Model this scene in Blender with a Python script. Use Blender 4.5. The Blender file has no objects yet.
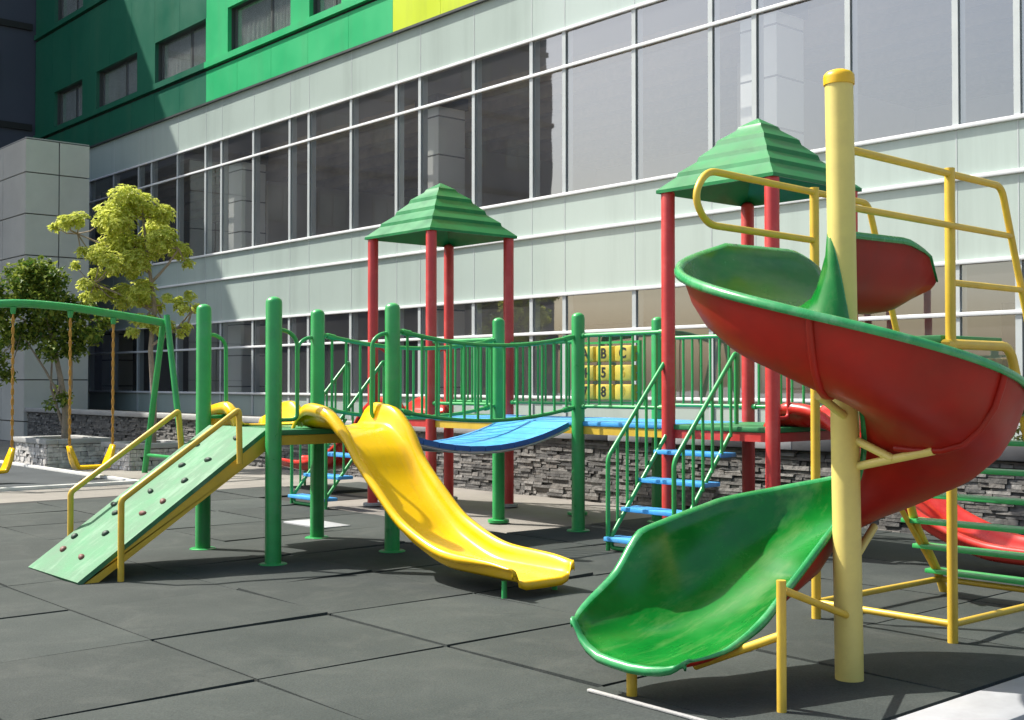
import bpy, math, random
import numpy as np
from mathutils import Vector, Matrix, noise as mnoise
random.seed(11)
R = math.radians
C = bpy.data.collections.new("place"); bpy.context.scene.collection.children.link(C)
scn = bpy.context.scene

# ------------------------------------------------------------------ materials
def mat(name, col, rough=0.5, var=0.12, scale=3.0, metal=0.0, bump=0.0, bscale=60.0, spec=0.5,
        dirt=None, dirt_amt=0.0, dirt_scale=2.0, dirt_map=None, coat=0.0, sheen=None):
    m = bpy.data.materials.new(name); m.use_nodes = True
    nt = m.node_tree; N = nt.nodes; L = nt.links
    b = N['Principled BSDF']
    tc = N.new('ShaderNodeTexCoord')
    n1 = N.new('ShaderNodeTexNoise'); n1.inputs['Scale'].default_value = scale
    n1.inputs['Detail'].default_value = 6; n1.inputs['Roughness'].default_value = 0.65
    L.new(tc.outputs['Object'], n1.inputs['Vector'])
    mp = N.new('ShaderNodeMapRange'); mp.inputs[1].default_value = .3; mp.inputs[2].default_value = .7
    mp.inputs[3].default_value = 1 - var; mp.inputs[4].default_value = 1 + var
    L.new(n1.outputs['Fac'], mp.inputs[0])
    mx = N.new('ShaderNodeMix'); mx.data_type = 'RGBA'; mx.blend_type = 'MULTIPLY'
    mx.inputs[0].default_value = 1; mx.inputs[6].default_value = (*col, 1)
    L.new(mp.outputs[0], mx.inputs[7])
    out = mx.outputs[2]
    if dirt is not None:
        n2 = N.new('ShaderNodeTexNoise'); n2.inputs['Scale'].default_value = dirt_scale
        n2.inputs['Detail'].default_value = 8; n2.inputs['Roughness'].default_value = .7
        if dirt_map:
            mpp = N.new('ShaderNodeMapping'); mpp.inputs['Scale'].default_value = dirt_map; L.new(tc.outputs['Object'], mpp.inputs['Vector']); L.new(mpp.outputs[0], n2.inputs['Vector'])
        else: L.new(tc.outputs['Object'], n2.inputs['Vector'])
        m2 = N.new('ShaderNodeMapRange'); m2.inputs[1].default_value = .5; m2.inputs[2].default_value = .72
        m2.inputs[3].default_value = 0; m2.inputs[4].default_value = dirt_amt
        L.new(n2.outputs['Fac'], m2.inputs[0])
        mx2 = N.new('ShaderNodeMix'); mx2.data_type = 'RGBA'
        L.new(m2.outputs[0], mx2.inputs[0]); L.new(out, mx2.inputs[6]); mx2.inputs[7].default_value = (*dirt, 1)
        out = mx2.outputs[2]
    L.new(out, b.inputs['Base Color'])
    mr = N.new('ShaderNodeMapRange'); mr.inputs[1].default_value = .3; mr.inputs[2].default_value = .7
    mr.inputs[3].default_value = max(0.02, rough - .08); mr.inputs[4].default_value = min(1, rough + .1)
    L.new(n1.outputs['Fac'], mr.inputs[0]); L.new(mr.outputs[0], b.inputs['Roughness'])
    b.inputs['Metallic'].default_value = metal
    b.inputs['Specular IOR Level'].default_value = spec
    b.inputs['Coat Weight'].default_value = coat
    if bump > 0:
        n3 = N.new('ShaderNodeTexNoise'); n3.inputs['Scale'].default_value = bscale; n3.inputs['Detail'].default_value = 4
        L.new(tc.outputs['Object'], n3.inputs['Vector'])
        bp = N.new('ShaderNodeBump'); bp.inputs['Strength'].default_value = bump; bp.inputs['Distance'].default_value = .02
        L.new(n3.outputs['Fac'], bp.inputs['Height']); L.new(bp.outputs[0], b.inputs['Normal'])
    return m

M = {}
M['green'] = mat('green_paint', (.030, .33, .085), .33, .14, 4, dirt=(.10, .30, .16), dirt_amt=.45, dirt_scale=5)
M['green_dark'] = mat('green_paint_deck', (.03, .20, .07), .5, .2, 4)
M['red'] = mat('red_paint', (.53, .040, .038), .4, .14, 4, dirt=(.50, .13, .11), dirt_amt=.5, dirt_scale=4)
M['yellow'] = mat('yellow_paint', (.64, .43, .045), .36, .12, 5, dirt=(.50, .30, .06), dirt_amt=.5, dirt_scale=6)
M['pole'] = mat('pale_yellow_paint', (.66, .55, .16), .42, .08, 3, dirt=(.55, .44, .15), dirt_amt=.5, dirt_scale=5)
M['cap'] = mat('yellow_cap', (.70, .42, .01), .35, .08, 5)
M['slide_yellow'] = mat('yellow_plastic', (.83, .50, .004), .24, .06, 3, dirt=(.58, .36, .03), dirt_amt=.55, dirt_scale=3, dirt_map=(4.5, .6, .8))
M['slide_red'] = mat('red_plastic', (.52, .025, .016), .28, .14, 3, dirt=(.5, .12, .08), dirt_amt=.3, dirt_scale=3)
M['spiral_red'] = mat('weathered_red_plastic', (.30, .011, .005), .45, .25, 2.2, spec=.3, dirt=(.20, .03, .014), dirt_amt=.6, dirt_scale=1.6)
M['spiral_green'] = mat('weathered_green_plastic', (.004, .165, .020), .22, .25, 2.5, dirt=(.17, .28, .10), dirt_amt=.42, dirt_scale=2.4, dirt_map=(.55, 3.2, 1.6))
M['rim_green'] = mat('green_rim_plastic', (.03, .27, .085), .26, .2, 6, dirt=(.2, .4, .24), dirt_amt=.55, dirt_scale=7)
M['roof'] = mat('green_roof_plastic', (.008, .175, .052), .42, .25, 3, spec=.3, dirt=(.05, .23, .075), dirt_amt=.5, dirt_scale=4)
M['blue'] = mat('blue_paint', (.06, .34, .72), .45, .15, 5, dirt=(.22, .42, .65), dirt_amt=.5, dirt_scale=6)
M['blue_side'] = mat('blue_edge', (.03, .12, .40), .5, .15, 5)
M['mint'] = mat('mint_board', (.035, .170, .070), .6, .28, 3, dirt=(.15, .30, .185), dirt_amt=.85, dirt_map=(1.0, 2.6, 1.0), bump=.15)
M['hold_dark'] = mat('dark_foothold', (.02, .05, .03), .6)
M['hold_red'] = mat('red_foothold', (.16, .065, .05), .6)
M['cream'] = mat('cream_paint', (.62, .58, .36), .45, .1, 5)
M['chain'] = mat('yellow_chain_sleeve', (.45, .24, .04), .6, .2, 20)
M['letter'] = mat('black_letter', (.015, .015, .012), .5)
M['letter_gold'] = mat('gold_letter', (.42, .27, .02), .5)
M['block'] = mat('yellow_block', (.56, .42, .05), .45, .2, 7, dirt=(.40,.30,.08), dirt_amt=.5)
M['steel'] = mat('galvanised_steel', (.5, .5, .5), .4, .1, 10, metal=.8)
M['alu'] = mat('white_aluminium', (.80, .82, .82), .35, .05, 2, spec=.5)
M['mull'] = mat('grey_mullion', (.46, .50, .50), .4, .06, 2)
M['spandrel'] = mat('frosted_glass_panel', (.41, .49, .45), .12, .05, .35, spec=.7, dirt=(.29, .345, .315), dirt_amt=.5, dirt_scale=1.0, dirt_map=(1.6, 1.6, .10))
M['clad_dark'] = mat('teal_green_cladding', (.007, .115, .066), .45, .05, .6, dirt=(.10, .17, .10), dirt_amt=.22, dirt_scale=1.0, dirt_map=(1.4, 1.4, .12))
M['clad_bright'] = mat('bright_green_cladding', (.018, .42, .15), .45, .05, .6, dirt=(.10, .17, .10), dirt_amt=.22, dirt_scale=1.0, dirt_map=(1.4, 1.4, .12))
M['clad_lime'] = mat('lime_cladding', (.50, .62, .012), .45, .05, .6, dirt=(.10, .17, .10), dirt_amt=.22, dirt_scale=1.0, dirt_map=(1.4, 1.4, .12))
M['clad_navy'] = mat('navy_cladding', (.050, .058, .085), .5, .1, .4)
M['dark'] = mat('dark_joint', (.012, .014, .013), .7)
M['win_frame'] = mat('dark_window_frame', (.05, .06, .06), .5)
M['int_wall'] = mat('interior_wall', (.66, .61, .55), .8, .12, .5)
M['wing_pane'] = mat('dull_pane', (.10, .12, .12), .5)
M['int_dark'] = mat('interior_dark', (.03, .028, .03), .8)
M['int_wood'] = mat('interior_wood', (.42, .33, .22), .6, .25, 2)
M['int_floor'] = mat('interior_floor', (.22, .21, .19), .5)
M['curtain'] = mat('pale_curtain', (.55, .62, .58), .8, .15, 4)
M['bark'] = mat('bark', (.30, .24, .18), .85, .25, 12, bump=.5, bscale=40)
M['soil'] = mat('soil', (.10, .075, .05), .95, .3, 8, bump=.6, bscale=25)
M['kerb'] = mat('white_kerb_paint', (.33, .34, .355), .75, .14, 5, dirt=(.3, .3, .29), dirt_amt=.5, dirt_scale=2)
M['black'] = mat('black_kerb_paint', (.055, .058, .065), .7, .2, 5)
M['concrete'] = mat('concrete_coping', (.36, .36, .35), .8, .14, 4, bump=.2)
M['bush'] = mat('shrub_leaf', (.06, .10, .03), .6, .4, 9)
M['gravel_white'] = mat('white_pebble', (.60, .58, .55), .8, .2, 9)

def leaf_mat(name, c1, c2, trans=.35):
    m = bpy.data.materials.new(name); m.use_nodes = True
    nt = m.node_tree; N = nt.nodes; L = nt.links
    b = N['Principled BSDF']; b.inputs['Roughness'].default_value = .6; b.inputs['Specular IOR Level'].default_value = .3
    g = N.new('ShaderNodeNewGeometry')
    r = N.new('ShaderNodeValToRGB')
    r.color_ramp.elements[0].color = (*c1, 1); r.color_ramp.elements[1].color = (*c2, 1)
    L.new(g.outputs['Random Per Island'], r.inputs[0]); L.new(r.outputs[0], b.inputs['Base Color'])
    t = N.new('ShaderNodeBsdfTranslucent'); L.new(r.outputs[0], t.inputs['Color'])
    mx = N.new('ShaderNodeMixShader'); mx.inputs[0].default_value = trans
    L.new(b.outputs[0], mx.inputs[1]); L.new(t.outputs[0], mx.inputs[2])
    L.new(mx.outputs[0], N['Material Output'].inputs['Surface'])
    return m
M['leaf_gold'] = leaf_mat('golden_leaf', (.42, .48, .055), (.76, .78, .22), .5)
M['leaf_dark'] = leaf_mat('dark_leaf', (.035, .10, .014), (.30, .36, .055), .35)
M['leaf_shrub'] = leaf_mat('garden_leaf', (.05, .09, .02), (.16, .16, .06), .25)

def glass_mat(name, tint=(.93, .95, .94), f0=.29, dust_haze=.065, haze_col=(.5, .5, .52)):
    m = bpy.data.materials.new(name); m.use_nodes = True
    nt = m.node_tree; N = nt.nodes; L = nt.links
    N.remove(N['Principled BSDF'])
    tr = N.new('ShaderNodeBsdfTransparent'); tr.inputs[0].default_value = (*tint, 1)
    gl = N.new('ShaderNodeBsdfGlossy'); gl.inputs['Roughness'].default_value = .015; gl.inputs[0].default_value = (.92, .93, .96, 1)
    # two-sided Schlick reflectance (the Fresnel node would go fully reflective seen from inside)
    ge = N.new('ShaderNodeNewGeometry'); dt = N.new('ShaderNodeVectorMath'); dt.operation = 'DOT_PRODUCT'
    L.new(ge.outputs['Incoming'], dt.inputs[0]); L.new(ge.outputs['Normal'], dt.inputs[1])
    ab = N.new('ShaderNodeMath'); ab.operation = 'ABSOLUTE'; L.new(dt.outputs['Value'], ab.inputs[0])
    om = N.new('ShaderNodeMath'); om.operation = 'SUBTRACT'; om.inputs[0].default_value = 1; L.new(ab.outputs[0], om.inputs[1])
    pw = N.new('ShaderNodeMath'); pw.operation = 'POWER'; pw.inputs[1].default_value = 5; L.new(om.outputs[0], pw.inputs[0])
    fr = N.new('ShaderNodeMapRange'); fr.inputs[3].default_value = f0; fr.inputs[4].default_value = 1; L.new(pw.outputs[0], fr.inputs[0])
    # slight waviness of the panes
    tc = N.new('ShaderNodeTexCoord'); nz = N.new('ShaderNodeTexNoise'); nz.inputs['Scale'].default_value = .9
    L.new(tc.outputs['Object'], nz.inputs['Vector'])
    bp = N.new('ShaderNodeBump'); bp.inputs['Strength'].default_value = .03; bp.inputs['Distance'].default_value = .03
    L.new(nz.outputs['Fac'], bp.inputs['Height']); L.new(bp.outputs[0], gl.inputs['Normal'])
    mx = N.new('ShaderNodeMixShader'); L.new(fr.outputs[0], mx.inputs[0]); L.new(tr.outputs[0], mx.inputs[1]); L.new(gl.outputs[0], mx.inputs[2])
    df = N.new('ShaderNodeBsdfDiffuse'); df.inputs[0].default_value = (*haze_col, 1)  # pale dust film; its colour also carries the milky haze on the glass
    nd = N.new('ShaderNodeTexNoise'); nd.inputs['Scale'].default_value = .5; nd.inputs['Detail'].default_value = 5
    L.new(tc.outputs['Object'], nd.inputs['Vector'])
    md = N.new('ShaderNodeMapRange'); md.inputs[1].default_value = .35; md.inputs[2].default_value = .7
    md.inputs[3].default_value = dust_haze * .6; md.inputs[4].default_value = dust_haze * 1.4
    L.new(nd.outputs['Fac'], md.inputs[0])
    m2 = N.new('ShaderNodeMixShader'); L.new(md.outputs[0], m2.inputs[0])
    L.new(mx.outputs[0], m2.inputs[1]); L.new(df.outputs[0], m2.inputs[2])
    L.new(m2.outputs[0], N['Material Output'].inputs['Surface'])
    return m
M['glass'] = glass_mat('facade_glass')

def stone_mat(name, dark, light, sx=3.2, sz=13):
    """stacked ledge stone: stretched voronoi cells"""
    m = bpy.data.materials.new(name); m.use_nodes = True
    nt = m.node_tree; N = nt.nodes; L = nt.links
    b = N['Principled BSDF']; b.inputs['Roughness'].default_value = .75
    tc = N.new('ShaderNodeTexCoord'); mp = N.new('ShaderNodeMapping'); mp.inputs['Scale'].default_value = (sx, sx, sz)
    nz = N.new('ShaderNodeTexNoise'); nz.inputs['Scale'].default_value = 2.5
    L.new(tc.outputs['Object'], nz.inputs['Vector'])
    ad = N.new('ShaderNodeMix'); ad.data_type = 'RGBA'; ad.blend_type = 'LINEAR_LIGHT'; ad.inputs[0].default_value = .035
    L.new(tc.outputs['Object'], ad.inputs[6]); L.new(nz.outputs['Color'], ad.inputs[7])
    L.new(ad.outputs[2], mp.inputs['Vector'])
    v = N.new('ShaderNodeTexVoronoi'); v.inputs['Scale'].default_value = 1
    v2 = N.new('ShaderNodeTexVoronoi'); v2.feature = 'DISTANCE_TO_EDGE'; v2.inputs['Scale'].default_value = 1
    L.new(mp.outputs[0], v.inputs['Vector']); L.new(mp.outputs[0], v2.inputs['Vector'])
    sp = N.new('ShaderNodeSeparateColor'); L.new(v.outputs['Color'], sp.inputs[0])
    r = N.new('ShaderNodeValToRGB'); r.color_ramp.elements[0].color = (*dark, 1); r.color_ramp.elements[1].color = (*light, 1)
    L.new(sp.outputs[0], r.inputs[0])
    e = N.new('ShaderNodeMapRange'); e.inputs[1].default_value = 0; e.inputs[2].default_value = .12; e.inputs[3].default_value = .25; e.inputs[4].default_value = 1
    L.new(v2.outputs['Distance'], e.inputs[0])
    mx = N.new('ShaderNodeMix'); mx.data_type = 'RGBA'; mx.blend_type = 'MULTIPLY'; mx.inputs[0].default_value = 1
    L.new(r.outputs[0], mx.inputs[6]); L.new(e.outputs[0], mx.inputs[7]); L.new(mx.outputs[2], b.inputs['Base Color'])
    h = N.new('ShaderNodeMath'); h.operation = 'ADD'
    h2 = N.new('ShaderNodeMath'); h2.operation = 'MULTIPLY'; h2.inputs[1].default_value = .8
    L.new(sp.outputs[1], h2.inputs[0]); L.new(h2.outputs[0], h.inputs[0]); L.new(e.outputs[0], h.inputs[1])
    bp = N.new('ShaderNodeBump'); bp.inputs['Strength'].default_value = .8; bp.inputs['Distance'].default_value = .03
    L.new(h.outputs[0], bp.inputs['Height']); L.new(bp.outputs[0], b.inputs['Normal'])
    return m
M['stone'] = stone_mat('stacked_grey_stone', (.15, .15, .148), (.34, .33, .31), 6, 34)
M['stone_pale'] = stone_mat('stacked_pale_stone', (.28, .27, .26), (.66, .64, .61), 10, 17)

def rubber_mat():
    m = bpy.data.materials.new('rubber_tile'); m.use_nodes = True
    nt = m.node_tree; N = nt.nodes; L = nt.links
    b = N['Principled BSDF']; b.inputs['Roughness'].default_value = .8; b.inputs['Specular IOR Level'].default_value = .35
    tc = N.new('ShaderNodeTexCoord'); g = N.new('ShaderNodeNewGeometry')
    n1 = N.new('ShaderNodeTexNoise'); n1.inputs['Scale'].default_value = .9; n1.inputs['Detail'].default_value = 8; n1.inputs['Roughness'].default_value = .65
    n2 = N.new('ShaderNodeTexNoise'); n2.inputs['Scale'].default_value = 95; n2.inputs['Detail'].default_value = 3
    L.new(tc.outputs['Object'], n1.inputs['Vector']); L.new(tc.outputs['Object'], n2.inputs['Vector'])
    r = N.new('ShaderNodeValToRGB'); e = r.color_ramp.elements
    e[0].position = .3; e[0].color = (.026, .034, .032, 1); e[1].position = .75; e[1].color = (.049, .058, .054, 1)
    L.new(n1.outputs['Fac'], r.inputs[0])
    mr = N.new('ShaderNodeMapRange'); mr.inputs[3].default_value = .85; mr.inputs[4].default_value = 1.15
    L.new(g.outputs['Random Per Island'], mr.inputs[0])
    mx = N.new('ShaderNodeMix'); mx.data_type = 'RGBA'; mx.blend_type = 'MULTIPLY'; mx.inputs[0].default_value = 1
    L.new(r.outputs[0], mx.inputs[6]); L.new(mr.outputs[0], mx.inputs[7])
    mr2 = N.new('ShaderNodeMapRange'); mr2.inputs[1].default_value = .3; mr2.inputs[2].default_value = .7; mr2.inputs[3].default_value = .75; mr2.inputs[4].default_value = 1.25
    L.new(n2.outputs['Fac'], mr2.inputs[0])
    mx2 = N.new('ShaderNodeMix'); mx2.data_type = 'RGBA'; mx2.blend_type = 'MULTIPLY'; mx2.inputs[0].default_value = 1
    L.new(mx.outputs[2], mx2.inputs[6]); L.new(mr2.outputs[0], mx2.inputs[7]); L.new(mx2.outputs[2], b.inputs['Base Color'])
    nd = N.new('ShaderNodeTexNoise'); nd.inputs['Scale'].default_value = 2.3; nd.inputs['Detail'].default_value = 10; nd.inputs['Roughness'].default_value = .72; nd.inputs['Distortion'].default_value = .6
    L.new(tc.outputs['Object'], nd.inputs['Vector'])
    md = N.new('ShaderNodeMapRange'); md.inputs[1].default_value = .50; md.inputs[2].default_value = .80; md.inputs[4].default_value = .42
    L.new(nd.outputs['Fac'], md.inputs[0])
    mx3 = N.new('ShaderNodeMix'); mx3.data_type = 'RGBA'; L.new(md.outputs[0], mx3.inputs[0]); L.new(mx2.outputs[2], mx3.inputs[6]); mx3.inputs[7].default_value = (.10, .105, .095, 1)
    L.new(mx3.outputs[2], b.inputs['Base Color'])
    bp = N.new('ShaderNodeBump'); bp.inputs['Strength'].default_value = .35; bp.inputs['Distance'].default_value = .006
    L.new(n2.outputs['Fac'], bp.inputs['Height']); L.new(bp.outputs[0], b.inputs['Normal'])
    return m
M['rubber'] = rubber_mat()
M['ground'] = mat('pale_paving', (.23, .215, .19), .85, .2, .7, bump=.2, dirt=(.15, .14, .125), dirt_amt=.7, dirt_scale=.8)
M['pit'] = mat('grey_blue_pit', (.040, .050, .056), .6, .25, .8)
M['kerb_white'] = mat('bright_kerb_paint', (.66, .66, .63), .7, .1, 5)
M['tile'] = None

def tile_mat():
    """large stone-tile cladding with dark joints, by object coordinates"""
    m = bpy.data.materials.new('grey_stone_tiles'); m.use_nodes = True
    nt = m.node_tree; N = nt.nodes; L = nt.links
    b = N['Principled BSDF']; b.inputs['Roughness'].default_value = .5
    tc = N.new('ShaderNodeTexCoord'); sx = N.new('ShaderNodeSeparateXYZ'); L.new(tc.outputs['Object'], sx.inputs[0])
    def joint(out, period, off, w):
        a = N.new('ShaderNodeMath'); a.operation = 'ADD'; a.inputs[1].default_value = off; L.new(out, a.inputs[0])
        d = N.new('ShaderNodeMath'); d.operation = 'DIVIDE'; d.inputs[1].default_value = period; L.new(a.outputs[0], d.inputs[0])
        f = N.new('ShaderNodeMath'); f.operation = 'FRACT'; L.new(d.outputs[0], f.inputs[0])
        c = N.new('ShaderNodeMath'); c.operation = 'LESS_THAN'; c.inputs[1].default_value = w / period; L.new(f.outputs[0], c.inputs[0])
        return c.outputs[0]
    jz = joint(sx.outputs['Z'], .75, .1, .03)
    n = N.new('ShaderNodeTexNoise'); n.inputs['Scale'].default_value = .8; n.inputs['Detail'].default_value = 6
    L.new(tc.outputs['Object'], n.inputs['Vector'])
    r = N.new('ShaderNodeValToRGB'); r.color_ramp.elements[0].color = (.66, .65, .63, 1); r.color_ramp.elements[1].color = (.80, .79, .76, 1)
    L.new(n.outputs['Fac'], r.inputs[0])
    mx = N.new('ShaderNodeMix'); mx.data_type = 'RGBA'; L.new(jz, mx.inputs[0]); L.new(r.outputs[0], mx.inputs[6]); mx.inputs[7].default_value = (.05, .05, .05, 1)
    L.new(mx.outputs[2], b.inputs['Base Color'])
    return m
M['tile'] = tile_mat()
M['tile_plain'] = mat('pale_stone_cladding', (.56, .55, .50), .6, .10, .7)
M['joint_grey'] = mat('grey_joint', (.12, .12, .11), .8)

# ------------------------------------------------------------------ mesh builder
class MB:
    def __init__(s): s.v = []; s.f = []; s.mi = []
    def add(s, vs, fs, m=0):
        o = len(s.v); s.v += [tuple(p) for p in vs]
        for f in fs: s.f.append([i + o for i in f]); s.mi.append(m)
        return s
    def box(s, a, b, m=0, bev=0.0):
        x0, y0, z0 = a; x1, y1, z1 = b
        if bev <= 0:
            vs = [(x0,y0,z0),(x1,y0,z0),(x1,y1,z0),(x0,y1,z0),(x0,y0,z1),(x1,y0,z1),(x1,y1,z1),(x0,y1,z1)]
            return s.add(vs, [(0,3,2,1),(4,5,6,7),(0,1,5,4),(1,2,6,5),(2,3,7,6),(3,0,4,7)], m)
        import bmesh
        bm = bmesh.new(); bmesh.ops.create_cube(bm, size=1)
        for v in bm.verts:
            v.co = ((x0+x1)/2 + v.co.x*(x1-x0), (y0+y1)/2 + v.co.y*(y1-y0), (z0+z1)/2 + v.co.z*(z1-z0))
        bmesh.ops.bevel(bm, geom=bm.edges[:], offset=bev, segments=2, affect='EDGES', profile=.5)
        bm.verts.index_update()
        s.add([v.co[:] for v in bm.verts], [[v.index for v in f.verts] for f in bm.faces], m); bm.free(); return s
    def tube(s, pts, r, n=10, m=0, caps=True):
        pts = [Vector(p) for p in pts]
        rr = r if isinstance(r, (list, tuple)) else [r] * len(pts)
        rings = []; prev = None
        for i, p in enumerate(pts):
            if i == 0: t = pts[1] - pts[0]
            elif i == len(pts) - 1: t = pts[-1] - pts[-2]
            else: t = (pts[i+1] - p).normalized() + (p - pts[i-1]).normalized()
            t.normalize()
            if prev is None:
                up = Vector((0,0,1)) if abs(t.z) < .9 else Vector((1,0,0))
                x = t.cross(up).normalized()
            else:
                x = (prev - t * prev.dot(t)).normalized()
            prev = x; y = t.cross(x)
            rings.append([p + (x*math.cos(2*math.pi*k/n) + y*math.sin(2*math.pi*k/n)) * rr[i] for k in range(n)])
        vs = [q for ring in rings for q in ring]; fs = []
        for i in range(len(pts)-1):
            for k in range(n):
                a = i*n+k; b = i*n+(k+1) % n
                fs.append((a, b, b+n, a+n))
        if caps:
            fs.append(tuple(range(n-1, -1, -1))); fs.append(tuple(range((len(pts)-1)*n, len(pts)*n)))
        return s.add(vs, fs, m)
    def lathe(s, prof, cx=0, cy=0, n=20, m=0):
        vs = []; fs = []
        for r, z in prof:
            for k in range(n):
                a = 2*math.pi*k/n; vs.append((cx + r*math.cos(a), cy + r*math.sin(a), z))
        for i in range(len(prof)-1):
            for k in range(n):
                a = i*n+k; b = i*n+(k+1) % n; fs.append((a, b, b+n, a+n))
        fs.append(tuple(range(n-1, -1, -1))); fs.append(tuple(range((len(prof)-1)*n, len(prof)*n)))
        return s.add(vs, fs, m)
    def grid(s, rows, m=0):
        n = len(rows[0]); vs = [p for r in rows for p in r]; fs = []
        for i in range(len(rows)-1):
            for k in range(n-1):
                a = i*n+k; fs.append((a, a+1, a+1+n, a+n))
        return s.add(vs, fs, m)
    def build(s, name, mats, parent=None, smooth=True, ang=38, label=None, base=None):
        me = bpy.data.meshes.new(name)
        vs = s.v
        o = bpy.data.objects.new(name, me)
        me.from_pydata(vs, [], s.f); me.validate()
        if not isinstance(mats, (list, tuple)): mats = [mats]
        for mm in mats: me.materials.append(M[mm] if isinstance(mm, str) else mm)
        if len(mats) > 1 and len(me.polygons) == len(s.mi): me.polygons.foreach_set('material_index', s.mi)
        if smooth:
            me.polygons.foreach_set('use_smooth', [True]*len(me.polygons)); me.set_sharp_from_angle(angle=R(ang))
        me.update()
        C.objects.link(o)
        if parent is not None: attach(o, parent)
        if label: o['label'] = label
        return o

def abs_loc(o):
    p = Vector(o.location)
    while o.parent is not None: o = o.parent; p += Vector(o.location)
    return p
def attach(o, parent):
    """meshes are written in place coordinates: keep them there under a moved parent"""
    o.parent = parent
    off = abs_loc(parent)
    o.location = (0,0,0)
    if off.length > 0: o.data.transform(Matrix.Translation(-off)) if o.type == 'MESH' else None
def thing(name, label, cat, loc=(0,0,0), group=None):
    o = bpy.data.objects.new(name, None); o.empty_display_size = .2; C.objects.link(o)
    o.location = loc; o['label'] = label; o['category'] = cat
    if group: o['group'] = group
    return o
def tag(o, label, cat, group=None, kind=None):
    o['label'] = label; o['category'] = cat
    if group: o['group'] = group
    if kind: o['kind'] = kind
    return o
def struct(o, label=None):
    o['kind'] = 'structure'
    if label: o['label'] = label
    return o
def copy_part(o, parent, offset=(0,0,0)):
    c = o.copy(); C.objects.link(c); c.parent = parent; c.location = Vector(o.location) + Vector(offset)
    for ch in list(o.children): copy_part(ch, c)
    return c
def rounded(pts, rad=.08, seg=5):
    """round the corners of a polyline"""
    P = [Vector(p) for p in pts]; out = [P[0]]
    for i in range(1, len(P)-1):
        a = (P[i-1]-P[i]); b = (P[i+1]-P[i]); d = min(rad, a.length*.48, b.length*.48)
        A = P[i] + a.normalized()*d; B = P[i] + b.normalized()*d
        for k in range(seg+1):
            t = k/seg; out.append(A*(1-t)**2 + P[i]*2*t*(1-t) + B*t*t)
    out.append(P[-1]); return out
def herm(xs, ys, x):
    """monotone cubic interpolation"""
    xs = np.array(xs, float); ys = np.array(ys, float); x = float(min(max(x, xs[0]), xs[-1]))
    d = np.diff(ys)/np.diff(xs); m = np.zeros(len(xs)); m[0] = d[0]; m[-1] = d[-1]
    for i in range(1, len(xs)-1): m[i] = 0 if d[i-1]*d[i] <= 0 else 2*d[i-1]*d[i]/(d[i-1]+d[i])
    i = int(min(max(np.searchsorted(xs, x)-1, 0), len(xs)-2)); h = xs[i+1]-xs[i]; t = (x-xs[i])/h
    return (2*t**3-3*t**2+1)*ys[i]+(t**3-2*t**2+t)*h*m[i]+(-2*t**3+3*t**2)*ys[i+1]+(t**3-t**2)*h*m[i+1]

# world axes: X runs from the camera's left-front to the glass facade, Y runs along the facade.
# ------------------------------------------------------------------ ground
g = MB().add([(-400,-400,0),(400,-400,0),(400,400,0),(-400,400,0)], [(0,1,2,3)])
struct(g.build('ground', 'ground', smooth=False))
base = MB(); base.box((1.80, 2.90, -.02), (7.70, 15.55, .006)); base.box((7.70, 2.90, -.02), (10.75, 9.03, .006)); base.box((7.70,13.1,-.02),(9.0,15.55,.006))
struct(base.build('rubber_underlay', 'dark', smooth=False))
mt = MB(); rt = random.Random(5)
PU, PV = 1.19, 1.22
for i in range(8):
    for j in range(11):
        u0 = 1.81 + PU*i; v0 = 2.94 + PV*j - .0; u1 = u0+PU; v1 = v0+PV
        if u0 > 10.6: continue
        u1 = min(u1, 10.75)
        if u0 > 7.6 and 8.9 < v0 < 12.9: continue
        if u0 > 9 and v0 > 8.9: continue
        if v1 > 15.8: continue
        gp = rt.uniform(.004, .012)
        lift = [rt.uniform(0, .010) for _ in range(4)]
        if rt.random() < .35: lift[rt.randrange(4)] += .018
        du = rt.uniform(-.006, .006); dv = rt.uniform(-.006, .006)
        # a slab with rounded upper edge, sagging between its corners
        rows = []; n = 7
        for a in range(n):
            row = []
            for b in range(n):
                s_ = a/(n-1); t_ = b/(n-1)
                z = (lift[0]*(1-s_)*(1-t_)+lift[1]*s_*(1-t_)+lift[2]*s_*t_+lift[3]*(1-s_)*t_) + .030
                if a in (0, n-1) or b in (0, n-1): z -= .006
                row.append((u0+gp+du+(u1-u0-2*gp)*s_, v0+gp+dv+(v1-v0-2*gp)*t_, z))
            rows.append(row)
        top_off = len(mt.v); mt.grid(rows)
        ring = [(0,b) for b in range(n)] + [(a,n-1) for a in range(1,n)] + [(n-1,b) for b in range(n-2,-1,-1)] + [(a,0) for a in range(n-2,0,-1)]
        idx = [top_off + a*n+b for a, b in ring]; lo = len(mt.v)
        for q in idx: mt.v.append((mt.v[q][0], mt.v[q][1], 0.0))
        K = len(idx)
        for q in range(K): mt.f.append([idx[q], lo+q, lo+(q+1) % K, idx[(q+1) % K]]); mt.mi.append(0)
struct(mt.build('rubber_matting', 'rubber', ang=60))
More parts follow.
